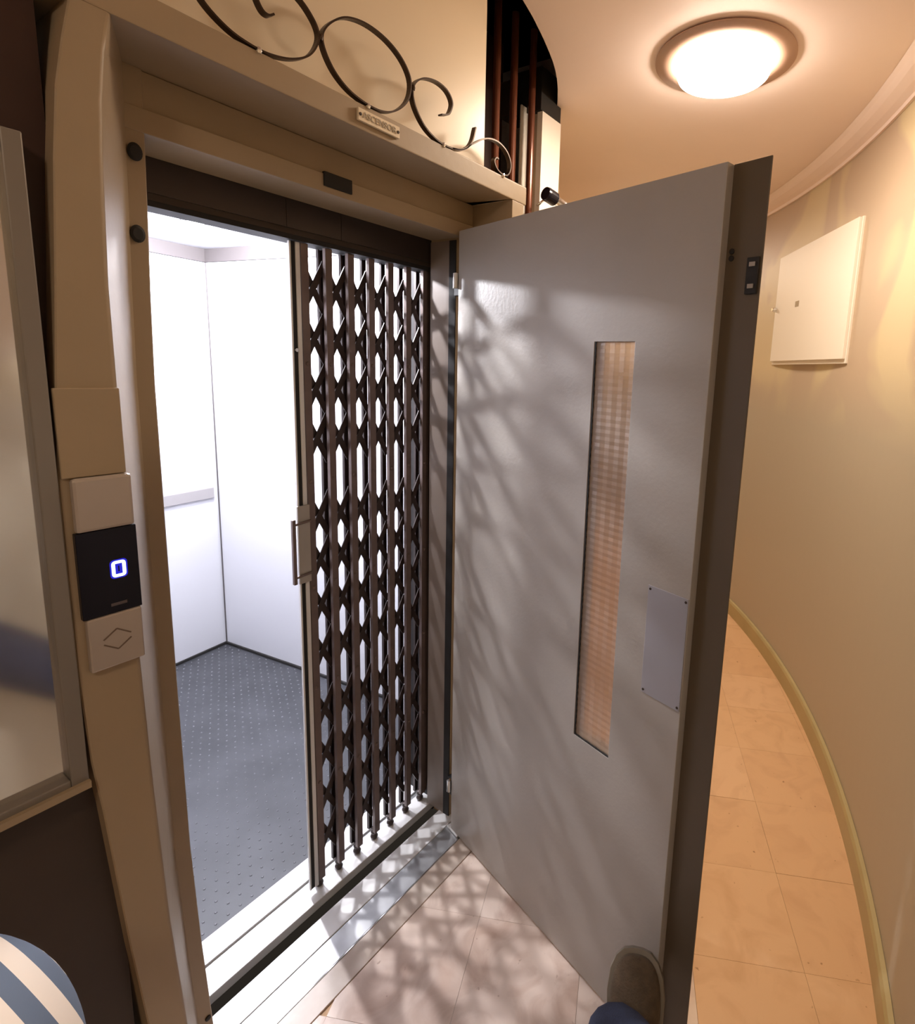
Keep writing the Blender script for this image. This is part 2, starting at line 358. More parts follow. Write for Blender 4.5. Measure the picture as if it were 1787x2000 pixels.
for a, b in zip(rings, rings[1:]):
    for j in range(13):
        f_ = bm.faces.new((a[j], a[(j + 1) % 13], b[(j + 1) % 13], b[j])); f_.smooth = 3 <= j <= 6
bm.faces.new(rings[0]); bm.faces.new(rings[-1])
lp(obj('upright', bm, 'frame', fr))
for x, z in ((.319, 2.033), (.314, 1.892)):
    bm = B(); lathe(bm, [(0.0, -0.001), (0.011, -0.001), (0.012, 0.004), (0.008, 0.006), (0, 0.006)], 20, Matrix.Translation((x, .15, z)) @ Matrix.Rotation(PI / 2, 4, 'X') @ Matrix.Scale(1.3, 4, (0, 1, 0)))
    lp(obj('rubber_buffer', bm, 'blackmatt', fr))
bm = B(); lathe(bm, [(0.0, -0.001), (0.006, -0.001), (0.006, 0.003), (0, 0.004)], 14, Matrix.Translation((.338, .15, .12)) @ Matrix.Rotation(PI / 2, 4, 'X')); lp(obj('rubber_buffer', bm, 'blackmatt', fr))
# right upright: solid outer part with rebate
bm = B(); prism(bm, [(1.237, 0), (1.295, 0), (1.295, .30), (1.20, .30), (1.20, .187), (1.237, .187)], 0, 2.177); lp(obj('upright', bm, 'frame', fr, bevel=0.002))
lp(bx('jamb_lining', mat('brown_grey_jamb', (0.24, 0.195, 0.165), 0.45), 1.1975, 1.1998, .2165, .2995, 0.0, 2.068, fr))
lp(bx('gap_shade_strip', 'blackmatt', 1.1965, 1.1998, .188, .216, 0.0, 2.068, fr))  # black strip standing in for the unlit gap beside the door
# lintel / hood
bm = B(); prism(bm, [(0.17, 0.0), (1.308, 0.0), (1.308, .31), (0.17, .31)], 2.1775, 2.229); lp(obj('lintel', bm, 'frame', fr, bevel=0.003))
lp(bx('header', 'frame', 0.30, 1.24, .155, .30, 2.075, 2.177, fr, bevel=0.002))
lp(bx('door_stop', 'frame', 0.302, 1.236, .148, .160, 2.070, 2.112, fr, bevel=0.0015))
lp(bx('lock_striker', 'blackmatt', .700, .777, .143, .152, 2.084, 2.116, fr, bevel=0.001))
# ------------------------------------------------------------------ shaft sides between frame and cabin
def ls(o): return struct(o)
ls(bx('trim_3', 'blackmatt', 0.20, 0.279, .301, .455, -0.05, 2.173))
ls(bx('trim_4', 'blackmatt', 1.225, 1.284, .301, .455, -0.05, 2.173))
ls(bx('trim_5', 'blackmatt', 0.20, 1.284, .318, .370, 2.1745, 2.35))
# dark door head box of the cabin with two seams
hb = empty('gate_header_box', (0.75, 0.33, 2.0), 'dark brown steel header box above the folding gate', 'header box')
def lh(o): o.location -= Vector((0.75, 0.33, 2.0)); return o
hm = mat('brown_header_steel', (0.05, 0.035, 0.030), 0.4, metal=0.2, noise=0.15, nscale=6)
for a, b in ((0.28, 0.70), (0.7015, 0.86), (0.8615, 1.222)): lh(bx('cover_panel', hm, a, b, .302, .306, 2.006, 2.174, hb))
lh(bx('box_body', 'dark', 0.281, 1.222, .3065, .375, 1.992, 2.174, hb))
lh(bx('gate_track', 'blackmatt', 0.281, 1.222, .308, .37, 1.980, 1.992, hb))

# ------------------------------------------------------------------ sills
sl = empty('landing_sill', (0.75, 0.2, 0), 'pale aluminium door sill with dark slot along the lift entrance', 'sill')
def lsi(o): o.location -= Vector((0.75, 0.2, 0)); return o
lsi(bx('sill_strip', 'alu', .30, 1.24, .1640, .2378, -0.03, 0.0, sl, bevel=0.002))
lsi(bx('sill_strip', 'steel', .24, 1.26, .0900, .1625, -0.03, -0.0005, sl, bevel=0.002))
lsi(bx('sill_edge', 'chrome', .24, 1.26, .0868, .0898, -0.03, 0.001, sl, bevel=0.0005))
sb = bx('stone_threshold', 'stone', .20, 1.30, .0185, .0865, -0.03, -0.0005, bevel=0.001); tag(sb, 'narrow marble threshold strip in front of the metal lift sill', 'threshold')
lsi(bx('slot_bottom', 'blackmatt', .24, 1.26, .238, .2905, -0.16, -0.10, sl))
cs = empty('cabin_sill', (0.75, 0.37, 0), 'white aluminium cabin sill carrying the folding gate', 'sill')
def lc_(o): o.location -= Vector((0.75, 0.37, 0)); return o
lc_(bx('sill_strip', 'alu', .30, 1.24, .2903, .3600, -0.03, 0.0, cs, bevel=0.002))
lc_(bx('guide_groove', 'steel', .30, 1.24, .3600, .3798, -0.03, -0.008, cs))
lc_(bx('sill_strip', 'alu', .30, 1.30, .3798, .4547, -0.03, 0.0, cs, bevel=0.002))
bm = B(); lathe(bm, [(0, 0), (0.008, 0), (0.008, 0.006), (0, 0.008)], 12); o = obj('screw', bm, 'chrome', cs); o.location = Vector((.375, .352, 0.0)) - Vector((0.75, .37, 0))

# ------------------------------------------------------------------ cabin
KX, KY, a1, a2 = 1.37345, 2.12245, 0.12346, 0.15607
cbn = empty('lift_cabin', (0.85, 1.2, 0), 'bright white laminate lift cabin interior with dark studded floor', 'lift cabin')
CO = Vector((0.85, 1.2, 0))
def lcb(o): o.location -= CO; return o
def bk(t, o=0.0): return (KX - t * math.cos(a1) - o * math.sin(a1) * -1 * -1, KY - t * math.sin(a1) + o * math.cos(a1))
def rtp(t, o=0.0): return (KX + t * math.sin(a2) + o * math.cos(a2), KY - t * math.cos(a2) + o * math.sin(a2))
TW = 2.146; TC = 2.215
def wallslab(name, m, p0, p1, z0, z1, th, off=0.0, bevel=0.0):
    p0 = Vector((*p0, 0)); p1 = Vector((*p1, 0)); d = (p1 - p0).normalized(); n = Vector((-d.y, d.x, 0))
    bm = B(); q = [p0 + n * off, p1 + n * off, p1 + n * (off + th), p0 + n * (off + th)]
    prism(bm, [(v.x, v.y) for v in q], z0, z1); return lcb(obj(name, bm, m, cbn, bevel=bevel))
BL = bk(1.25); RF = rtp(1.69); LF = (0.14, 0.475)
# directions chosen so that +n points out of the cabin
wallslab('wall_panel', 'cabwhite', rtp(0), bk(1.25), 0.0, .880, -0.03)
wallslab('wall_panel', 'cabwhite', rtp(0), bk(1.25), .950, TW, -0.03)
wallslab('wall_panel', 'cabwhite', RF, rtp(0), 0.0, TW, -0.03, -0.0)
wallslab('wall_panel', 'cabwhite', BL, LF, 0.0, TW, -0.03)
wallslab('corner_joint', 'cabtrim', (KX + .004, KY - .004), (KX - .004, KY - .004), 0.0, TW, 0.004, 0.001)
wallslab('handrail_band', mat('handrail_band', (0.34, 0.32, 0.32), 0.35, metal=0.2), bk(0.03), bk(1.22), .885, .945, 0.014, 0.0, 0.003)
wallslab('back_band', 'cabwhite', rtp(0), bk(1.25), .880, .950, -0.03)
wallslab('upper_trim', 'cabtrim', bk(0.0), bk(1.25), TW + .003, TC, -0.03, 0.0)
wallslab('upper_trim', 'cabtrim', rtp(1.69), rtp(0.0), TW + .003, TC, -0.03, 0.0)
wallslab('front_return', 'cabwhite', (1.24, .458), (RF[0] + .02, .458), 0.0, TC, 0.02)
wallslab('front_return', 'cabwhite', (0.12, .458), (0.30, .458), 0.0, TC, 0.02)
bm = B(); prism(bm, [(LF[0] - .02, .455), (RF[0] + .04, .455), (KX + .04, KY + .04), (BL[0] - .03, BL[1] + .04)], -0.03, -0.002); lcb(obj('floor_mat', bm, 'mat', cbn))
bm = B(); prism(bm, [(LF[0] - .02, .375), (RF[0] + .04, .375), (KX + .04, KY + .04), (BL[0] - .03, BL[1] + .04)], TC, TC + .03); lcb(obj('ceiling_board', bm, mat('cabin_ceiling_white', (0.30, 0.30, 0.32), 0.5), cbn))
bm = B(); prism(bm, [(1.25, 1.66), (1.25, 1.33), (0.40, 1.25), (0.40, 1.58)], TC - .012, TC - .0005); lcb(obj('ceiling_light_panel', bm, 'cabgrey', cbn))
# skirting
for p0_, p1_ in ((bk(0.0), bk(1.25)), (rtp(1.68), rtp(0.0))):
    wallslab('skirting', 'blackmatt', p0_, p1_, 0.0, 0.012, 0.010)
# studs of the rubber mat: too small to pick apart singly
bm = B(); sp = 0.036
for i in range(40):
    for j in range(46):
        x = 0.22 + i * sp + (sp / 2 if j % 2 else 0); y = 0.475 + j * sp
        if x > 1.62 - (y - .46) * 0.157 or x < .16: continue
        if y > KY - 0.02 - (KX - x) * 0.124: continue
        h = 0.0018; r = 0.0045
        v = [bm.verts.new((x + r * math.cos(k * PI / 3), y + r * math.sin(k * PI / 3), -0.002)) for k in range(6)]
        u = [bm.verts.new((x + r * .6 * math.cos(k * PI / 3), y + r * .6 * math.sin(k * PI / 3), -0.002 + h)) for k in range(6)]
        bm.faces.new(u)
        for k in range(6): bm.faces.new((v[k], v[(k + 1) % 6], u[(k + 1) % 6], u[k]))
o = lcb(obj('rubber_studs', bm, 'stud', cbn)); o['kind'] = 'stuff'
# cabin ceiling spots
first = None
for i, (x, y) in enumerate(SPOTS):
    e = empty('ceiling_spotlight', (x, y, TC - .012), ['recessed white spotlight in the lift cabin ceiling, the visible one at the back', 'recessed white spotlight in the lift cabin ceiling nearer the gate, hidden by the header'][i], 'spotlight', 'spotlights in the lift cabin ceiling')
    bm = B(); lathe(bm, [(0.036, 0.0), (0.048, 0.0), (0.048, -0.004), (0.036, -0.006)], 28); obj('bezel', bm, 'chrome', e)
    bm = B(); lathe(bm, [(0.036, -0.0005), (0.034, -0.005), (0.024, -0.010), (0.010, -0.013), (0, -0.0135)], 28); obj('lens', bm, 'emit_spot', e)
    ld = bpy.data.lights.new('spot_light', 'POINT'); ld.shadow_soft_size = 0.028; ld.energy = CABIN_W * (1.35, 0.65)[i]; ld.color = CABIN_COL
    lo = bpy.data.objects.new('spot_light', ld); COL.objects.link(lo); lo.parent = e; lo.location = (0, 0, -0.045)

# ------------------------------------------------------------------ folding gate
gt = empty('folding_gate', (0.95, 0.335, 0), 'dark bronze scissor folding gate half closed across the lift cabin entrance', 'gate')
GO = Vector((0.95, 0.335, 0))
def lg(o): o.location -= GO; return o
PXS = [0.758 + i * 0.0725 for i in range(7)]
def channel(x, y, wd, dp, z0, z1, sgn):
    bm = B(); t = 0.003
    prism(bm, [(x - wd / 2, y), (x + wd / 2, y), (x + wd / 2, y + sgn * dp), (x + wd / 2 - t, y + sgn * dp), (x + wd / 2 - t, y + sgn * t), (x - wd / 2 + t, y + sgn * t), (x - wd / 2 + t, y + sgn * dp), (x - wd / 2, y + sgn * dp)], z0, z1)
    return bm
def share(src, name, loc):
    c = src.copy(); COL.objects.link(c); c.location = loc; return c
pf = lg(obj('picket', channel(0, 0, 0.021, 0.012, 0.035, 1.979, 1), 'gate', gt)); pf.location = Vector((PXS[0], 0.318, 0)) - GO
pb = lg(obj('picket', channel(0, 0, 0.016, 0.010, 0.030, 1.979, -1), 'lattice', gt)); pb.location = Vector((PXS[0], 0.364, 0)) - GO
for x in PXS[1:]:
    share(pf, 'picket', Vector((x, 0.318, 0)) - GO); share(pb, 'picket', Vector((x, 0.364, 0)) - GO)
# feet
bm = B(); lathe(bm, [(0.0, 0.0), (0.010, 0.002), (0.013, 0.01), (0.009, 0.02), (0.012, 0.028), (0.011, 0.04), (0, 0.045)], 14)
ft = obj('guide_shoe', bm, 'lattice', gt); ft.location = Vector((PXS[0], 0.336, 0)) - GO
for x in PXS[1:]: share(ft, '', Vector((x, 0.336, 0)) - GO)
groups = [[1.872, 1.735, 1.595, 1.455], [1.225, 1.092, 0.950, 0.802], [0.605, 0.455, 0.305, 0.165]]
hh = 0.071; BW = 0.0725
bm = B(); bar(bm, (-BW / 2, 0, -hh), (BW / 2, 0, hh), 0.0175, 0.003); ba = obj('lattice_bar', bm, 'lattice', gt)
bm = B(); bar(bm, (-BW / 2, 0, hh), (BW / 2, 0, -hh), 0.0175, 0.003); bb = obj('lattice_bar', bm, 'lattice', gt)
bm = B(); lathe(bm, [(0, 0), (0.006, 0), (0.005, 0.004), (0, 0.005)], 10, Matrix.Rotation(PI / 2, 4, 'X')); rv = obj('rivet', bm, 'gate', gt)
firstbar = True
for gi, g in enumerate(groups):
    for z in g:
        for i in range(6):
            xm = (PXS[i] + PXS[i + 1]) / 2; dz = -0.0015 * i
            A = Vector((xm, 0.3375, z + dz)) - GO; C2 = Vector((xm, 0.3415, z + dz)) - GO
            if firstbar: ba.location = A; bb.location = C2; firstbar = False; continue
            share(ba, '', A); share(bb, '', C2)
n_ = 0
for z in (1.665, 1.335, 1.02, 0.70, 0.38):
    for x in PXS:
        L = Vector((x, 0.318, z)) - GO
        if n_ == 0: rv.location = L
        else: share(rv, '', L)
        n_ += 1
# leading post: pale channel with dark slot
lg(bx('leading_post', 'alu', 0.7175, 0.7225, 0.322, 0.330, 0.02, 1.979, gt, bevel=0.0008))
lg(bx('leading_post_slot', 'blackmatt', 0.7227, 0.7345, 0.324, 0.330, 0.02, 1.979, gt))
lg(bx('leading_post_face', 'alu', 0.7347, 0.7460, 0.320, 0.330, 0.02, 1.979, gt, bevel=0.0008))
lg(bx('handle_plate', mat('handle_plate_steel', (0.45, 0.41, 0.36), 0.4, metal=0.5), 0.7105, 0.7475, 0.312, 0.3185, 1.045, 1.272, gt, bevel=0.001))
hd = lg(bx('pull_handle', 'gate', 0.690, 0.700, 0.3045, 0.3145, 1.05, 1.238, gt, bevel=0.0015))
for z in (1.222, 1.068):
    bm = B(); tube(bm, (0.6985, 0.3095, z), (0.7470, 0.3095, z + .004), 0.0035, 10); o = lg(obj('handle_arm', bm, 'gate', gt)); 
bm = B()
lathe(bm, [(0, 0), (0.005, 0), (0.005, 0.006), (0, 0.006)], 10, Matrix.Translation((0.7285, 0.324, 1.70)) @ Matrix.Rotation(PI / 2, 4, 'X')); lg(obj('rivet', bm, 'chrome', gt))
# parked pickets stacked against the right side
for k in range(2): share(pf, '', Vector((1.2055 + .009 * k, 0.322 + .012 * k, 0)) - GO)

# ------------------------------------------------------------------ lift door leaf (open)
XH, YH, TH, ZD = 1.15657, 0.13833, -1.8123, 2.0815
dl = bpy.data.objects.new('lift_door', None); COL.objects.link(dl); dl.location = (XH, YH, 0); dl.rotation_euler = (0, 0, TH)
tag(dl, 'grey painted metal lift door swung open with tall narrow glass window', 'door')
# local: x along the leaf, visible face towards -y local, thickness to +y
TK = 0.040
def P4(a, b, c, d, y0, y1): return (a, b, y0, y1, c, d)
# face sheet in four pieces around the window (one mesh)
wx0, wx1, wz0, wz1 = 0.583, 0.705, 0.713, 1.749
bm = B()
xs = [0.0, wx0, wx1, 0.899]; zz = [0.008, wz0, wz1, ZD]
for yy in (0.0, TK):
    g = [[bm.verts.new((x, yy, z)) for z in zz] for x in xs]
    for i in range(3):
        for j in range(3):
            if (i, j) == (1, 1): continue
            bm.faces.new((g[i][j], g[i + 1][j], g[i + 1][j + 1], g[i][j + 1]))
bm.verts.ensure_lookup_table()
V = lambda y, i, j: bm.verts[(16 if y else 0) + i * 4 + j]
for i in range(3):
    for j in (0, 3): bm.faces.new((V(0, i, j), V(0, i + 1, j), V(1, i + 1, j), V(1, i, j)))
    for ii in (0, 3): bm.faces.new((V(0, ii, i), V(0, ii, i + 1), V(1, ii, i + 1), V(1, ii, i)))
for (a, b) in (((1, 1), (2, 1)), ((2, 1), (2, 2)), ((2, 2), (1, 2)), ((1, 2), (1, 1))):
    bm.faces.new((V(0, *a), V(0, *b), V(1, *b), V(1, *a)))
obj('door_face', bm, 'door', dl, bevel=0.0012)
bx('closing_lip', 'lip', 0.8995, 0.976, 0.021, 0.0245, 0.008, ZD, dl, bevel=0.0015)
# ribbed glass
bm = B(); g0 = 0.008; nz = 120; nx = 8
gy = []
for k in range(nz + 1):
    z = wz0 + (wz1 - wz0) * k / nz
    gy.append([bm.verts.new((wx0 + (wx1 - wx0) * i / nx, g0 + (0.0010 if (k % 2 == 0) else 0) + (0.0012 if i % 2 else 0), z)) for i in range(nx + 1)])
for a, b in zip(gy, gy[1:]):
    for i in range(nx): bm.faces.new((a[i], a[i + 1], b[i + 1], b[i]))
obj('glass_pane', bm, 'glass', dl)
for p_ in bpy.data.objects['glass_pane'].data.polygons: p_.use_smooth = False
gs = bpy.data.objects['glass_pane'].modifiers.new('thick', 'SOLIDIFY'); gs.thickness = 0.005; gs.offset = 1
for (a, b, c, d) in ((wx0, wx0 + .004, wz0, wz1), (wx0 + .004, wx1, wz0, wz0 + .003)):
    bx('window_gasket', 'blackmatt', a, b, 0.001, 0.0075, c, d, dl)
sp_ = bx('service_plate', 'plate', 0.791, 0.903 - .006, -0.0022, 0.0, 0.942, 1.206, dl, bevel=0.0008)
for x in (0.797, 0.891):
    for z in (0.950, 1.198):
        bm = B(); lathe(bm, [(0, -.0006), (0.0032, -.0006), (0.0028, 0.0012), (0, 0.0016)], 10, Matrix.Translation((x, -0.0022, z)) @ Matrix.Rotation(PI / 2, 4, 'X')); obj('screw', bm, 'dark', sp_)
# lock on the lip
bx('lock_case', 'blackmatt', 0.948, 0.972, 0.0150, 0.0208, 1.838, 1.905, dl, bevel=0.001)
bx('lock_bolt', 'steel', 0.954, 0.966, 0.0128, 0.0149, 1.848, 1.856, dl)
bx('lock_bolt', 'steel', 0.954, 0.966, 0.0128, 0.0149, 1.888, 1.896, dl)
for z in (1.908, 1.921):
    bm = B(); lathe(bm, [(0, 0), (0.0055, 0), (0.0055, 0.002), (0, 0.002)], 12, Matrix.Translation((0.912, 0.0208, z)) @ Matrix.Rotation(PI / 2, 4, 'X')); obj('screw_hole', bm, 'blackmatt', dl)
# hinges
for z, s in ((1.925, 1), (0.165, -1)):
    h_ = bx('hinge', 'blackmatt', -0.034, -0.002, 0.006, 0.034, z - .033, z + .033, dl, bevel=0.002)
    bm = B(); lathe(bm, [(0, 0), (0.008, 0), (0.008, 0.045), (0, 0.047)], 12, Matrix.Translation((-0.012, -0.002, z - 0.012))); obj('hinge_pin', bm, 'alu' if s > 0 else 'chrome', h_)
# floor closer arm under hinge
bx('pivot_arm', 'alu', -0.02, 0.045, -0.004, 0.020, 0.0012, 0.0075, dl, bevel=0.001)

# ------------------------------------------------------------------ call panel
cp = empty('call_panel', (0.179, 0.0, 1.30), 'lift call station with black floor display showing 0 on the left upright', 'call panel')
CPo = Vector((0.179, 0.0, 1.30))
def lq(o): o.location -= CPo; return o
lq(bx('blank_cover', 'frame', 0.131, 0.2135, -0.006, 0.001, 1.484, 1.622, cp, bevel=0.0015))
lq(bx('upper_cover', 'cop', 0.140, 0.2185, -0.012, 0.001, 1.396, 1.483, cp, bevel=0.005))
dsp = lq(bx('display', 'black', 0.1385, 0.2190, -0.010, 0.001, 1.252, 1.3955, cp, bevel=0.001))
def ring(bm, cx, cz, w_, h_, t, y0, y1, rad):
    def rr(w2, h2, r): 
        out = []
        for (sx, sz, a0) in ((1, 1, 0), (-1, 1, 90), (-1, -1, 180), (1, -1, 270)):
            for k in range(5):
                a = math.radians(a0 + k * 22.5); out.append((cx + sx * (w2 - r) + r * math.cos(a), cz + sz * (h2 - r) + r * math.sin(a)))
        return out
    o_, i_ = rr(w_ / 2, h_ / 2, rad), rr(w_ / 2 - t, h_ / 2 - t, max(rad - t, .0006))
    n = len(o_); L = [[bm.verts.new((x, y, z)) for x, z in q] for q, y in ((o_, y0), (i_, y0), (i_, y1), (o_, y1))]
    for a, b in ((0, 1), (1, 2), (2, 3), (3, 0)):
        for k in range(n): bm.faces.new((L[a][k], L[a][(k + 1) % n], L[b][(k + 1) % n], L[b][k]))
bm = B(); ring(bm, 0.1905, 1.326, 0.0240, 0.0320, 0.0110, -0.0102, -0.0099, 0.006)
lq(obj('digit_glow', bm, 'halo', cp))
bm = B(); ring(bm, 0.1905, 1.326, 0.0195, 0.0275, 0.0048, -0.0106, -0.0101, 0.005); o = lq(obj('digit', bm, 'digit', cp)); o['label'] = 'glowing white-blue figure 0'
lq(bx('maker_badge', mat('faint_badge', (0.10, 0.08, 0.08), 0.5), 0.176, 0.198, -0.0104, -0.0100, 1.2640, 1.2690, cp))
lq(bx('button_cover', 'cop', 0.1420, 0.2175, -0.012, 0.001, 1.160, 1.2515, cp, bevel=0.003))
def chev(s, cx, cz):
    bm = B(); a = Vector((cx - .019, -0.0122, cz + s * .004)); b = Vector((cx, -0.0122, cz + s * .018)); c = Vector((cx + .019, -0.0122, cz + s * .004))
    bar(bm, a, b, .0022, .0008); bar(bm, b, c, .0022, .0008); return lq(obj('arrow_mark', bm, 'engrave', cp))
chev(1, 0.180, 1.207); chev(-1, 0.180, 1.207)

# ------------------------------------------------------------------ name plate over the door
npz = empty('name_plate', (0.736, 0.0, 2.204), 'small pale plate lettered ASCENSOR screwed to the lintel', 'sign')
o = bx('plate', 'cream', -0.057, 0.057, -0.008, -0.001, -0.0125, 0.0125, npz, bevel=0.001)
for x in (-0.052, 0.052):
    bm = B(); lathe(bm, [(0, 0), (0.0035, 0), (0.003, 0.002), (0, 0.0025)], 10, Matrix.Translation((x, -0.008, 0)) @ Matrix.Rotation(PI / 2, 4, 'X')); obj('screw', bm, 'dark', npz)
cu = bpy.data.curves.new('lettering', 'FONT'); cu.body = 'ASCENSOR'; cu.size = 0.0185; cu.extrude = 0.0008; cu.align_x = 'CENTER'; cu.align_y = 'CENTER'
to = bpy.data.objects.new('tmp', cu); COL.objects.link(to); bpy.context.view_layer.update()
me = bpy.data.meshes.new_from_object(to.evaluated_get(bpy.context.evaluated_depsgraph_get())); bpy.data.objects.remove(to)
me.materials.clear(); me.materials.append(mat('letter_grey', (0.45, 0.38, 0.28), 0.4))
lt = bpy.data.objects.new('lettering', me); COL.objects.link(lt); lt.parent = npz; lt.location = (0, -0.0088, 0); lt.rotation_euler = (PI / 2, 0, 0)

# ------------------------------------------------------------------ iron scrolls on the lintel
sc = empty('iron_scrollwork', (0.75, 0.005, 2.23), 'row of dark wrought iron scrolls standing on the lintel', 'ironwork')
SO = Vector((0.75, 0.005, 2.23))
def scr(pts, closed=False):
    pts = [Vector((x, 0, z)) - Vector((SO.x, 0, SO.z)) for x, z in pts]
    if closed:
        pa = catmull([pts[-1]] + pts + [pts[0], pts[1]], 6)[6:6 * (len(pts) + 1)]
    else: pa = catmull(pts, 6)
    bm = B(); strip(bm, pa, 0.014, 0.0036, closed); return obj('scroll', bm, 'iron', sc, smooth=False)
scr([(.501, 2.306), (.490, 2.299), (.478, 2.303), (.468, 2.322), (.473, 2.345), (.495, 2.362), (.530, 2.366), (.562, 2.355), (.588, 2.330), (.592, 2.305), (.572, 2.270), (.535, 2.246), (.492, 2.234), (.455, 2.233), (.415, 2.241), (.376, 2.264), (.352, 2.30), (.347, 2.345), (.36, 2.39), (.39, 2.42)])
scr([(.602, 2.322), (.623, 2.353), (.66, 2.380), (.712, 2.392), (.768, 2.386), (.812, 2.364), (.834, 2.33), (.824, 2.287), (.786, 2.250), (.738, 2.2335), (.676, 2.239), (.633, 2.26), (.607, 2.292)], True)
scr([(.936, 2.299), (.948, 2.303), (.964, 2.312), (.974, 2.340), (.956, 2.361), (.92, 2.367), (.877, 2.357), (.848, 2.335), (.840, 2.309), (.850, 2.280), (.880, 2.250), (.922, 2.234), (.968, 2.2325), (1.017, 2.243), (1.050, 2.272), (1.066, 2.316)])
scr([(.975, 2.2325), (1.017, 2.245), (1.057, 2.272), (1.110, 2.303), (1.161, 2.312), (1.204, 2.299), (1.224, 2.270), (1.213, 2.240), (1.186, 2.2325), (1.160, 2.240), (1.148, 2.256), (1.156, 2.268), (1.166, 2.268)])
for x, z in ((.597, 2.313), (.842, 2.322), (.47, 2.231), (.712, 2.231), (.945, 2.231), (1.19, 2.2305)):
    bm = B(); lathe(bm, [(0, -.007), (0.0045, -.005), (0.0055, 0), (0.0045, .005), (0, .007)], 10); o = obj('collar', bm, 'chrome' if z < 2.25 else 'iron', sc); o.location = Vector((x, 0.005 - .004, z)) - SO
for x, y, z in ((.686, -.0005, 2.221), (.812, -.0005, 2.183)):
    pass

# ------------------------------------------------------------------ black handrail end by the pillar
hr = empty('handrail_end', (1.66, 0.17, 2.33), 'black ended chrome tube fixed beside the pale pillar above the door', 'handrail')
bm = B(); m_, l = align((0, 0, 0), (0.15, -0.03, -0.03)); lathe(bm, [(0.012, 0.0), (0.024, 0.0), (0.026, 0.01), (0.026, 0.05), (0.022, 0.055)], 24, m_); lathe(bm, [(0.0, 0.004), (0.022, 0.004), (0.022, 0.01), (0.0, 0.01)], 24, m_); obj('black_cap', bm, 'black', hr)
bm = B(); lathe(bm, [(0.017, 0.05), (0.017, 0.24)], 24, m_); obj('tube', bm, 'chrome', hr, smooth=True)
bm = B(); tube(bm, (0.05, 0.0, 0.012), (0.16, 0.15, 0.012), 0.006); obj('bracket', bm, 'chrome', hr)

# ------------------------------------------------------------------ breaker box on the curved wall
pa_, pb_ = Vector((3.47, -0.351)), Vector((2.661, -0.829)); d_ = (pb_ - pa_); wlen = d_.length
eb = bpy.data.objects.new('wall_cabinet', None); COL.objects.link(eb); eb.location = (pa_.x, pa_.y, 1.765); eb.rotation_euler = (0, 0, math.atan2(d_.y, d_.x))
tag(eb, 'flat cream metal service cabinet door set on the curved wall', 'cabinet')
# local +x towards camera side, room side = -y? (normal chosen toward circle centre)
nl = Vector((0, -1)) if (Matrix.Rotation(eb.rotation_euler.z, 2) @ Vector((0, -1))).dot(CC - pa_) > 0 else Vector((0, 1))
sg = nl.y
def wb(name, m, x0, x1, d0, d1, z0, z1, bevel=0.0, parent=eb):
    y0, y1 = sorted((sg * d0, sg * d1)); return bx(name, m, x0, x1, y0, y1, z0, z1, parent, bevel)
wb('cabinet_frame', 'white', 0.0, wlen, -0.022, 0.010, -0.008, 0.625, 0.002)
dr_ = wb('cabinet_door', 'white', 0.006, wlen - .006, 0.0105, 0.024, 0.012, 0.622, 0.002)
bm = B(); lathe(bm, [(0, 0), (0.012, 0), (0.012, 0.02), (0.009, 0.024), (0, 0.024)], 16, Matrix.Translation((0.022, sg * 0.024, 0.32)) @ Matrix.Rotation(-sg * PI / 2, 4, 'X')); obj('knob', bm, 'chrome', dr_)
wb('label_sticker', mat('sticker_grey', (0.38, 0.30, 0.18), 0.6), 0.315, 0.365, 0.0242, 0.0250, 0.305, 0.335, 0.0, dr_)

# ------------------------------------------------------------------ ceiling lamps
def ceiling_lamp(x, y, W, label):
    e = empty('ceiling_lamp', (x, y, CEIL), label, 'lamp')
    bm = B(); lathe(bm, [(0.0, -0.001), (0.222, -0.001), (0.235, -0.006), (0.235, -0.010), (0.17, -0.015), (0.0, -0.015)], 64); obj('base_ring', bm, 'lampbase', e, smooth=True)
    bm = B(); lathe(bm, [(0.152, -0.016), (0.158, -0.045), (0.152, -0.058), (0.12, -0.070), (0.06, -0.076), (0.0, -0.077)], 64); obj('glass_diffuser', bm, 'emit_lamp', e, smooth=True)
    ld = bpy.data.lights.new('lamp_light', 'AREA'); ld.shape = 'DISK'; ld.size = 0.30; ld.energy = W; ld.color = LAMP_COL
    lo = bpy.data.objects.new('lamp_light', ld); COL.objects.link(lo); lo.parent = e; lo.location = (0, 0, -0.081)
    return e
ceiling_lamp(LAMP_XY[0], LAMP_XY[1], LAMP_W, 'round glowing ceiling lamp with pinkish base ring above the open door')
ceiling_lamp(-1.1, -1.2, SECOND_W, 'added unseen fill lamp at the far left end of the landing, behind the viewer')  # added out of view to fill the dim landing

ceiling_lamp(4.45, 1.25, THIRD_W, 'added unseen fill lamp further round the curved corridor, hidden behind the open door')  # added out of view to brighten the far wall and floor

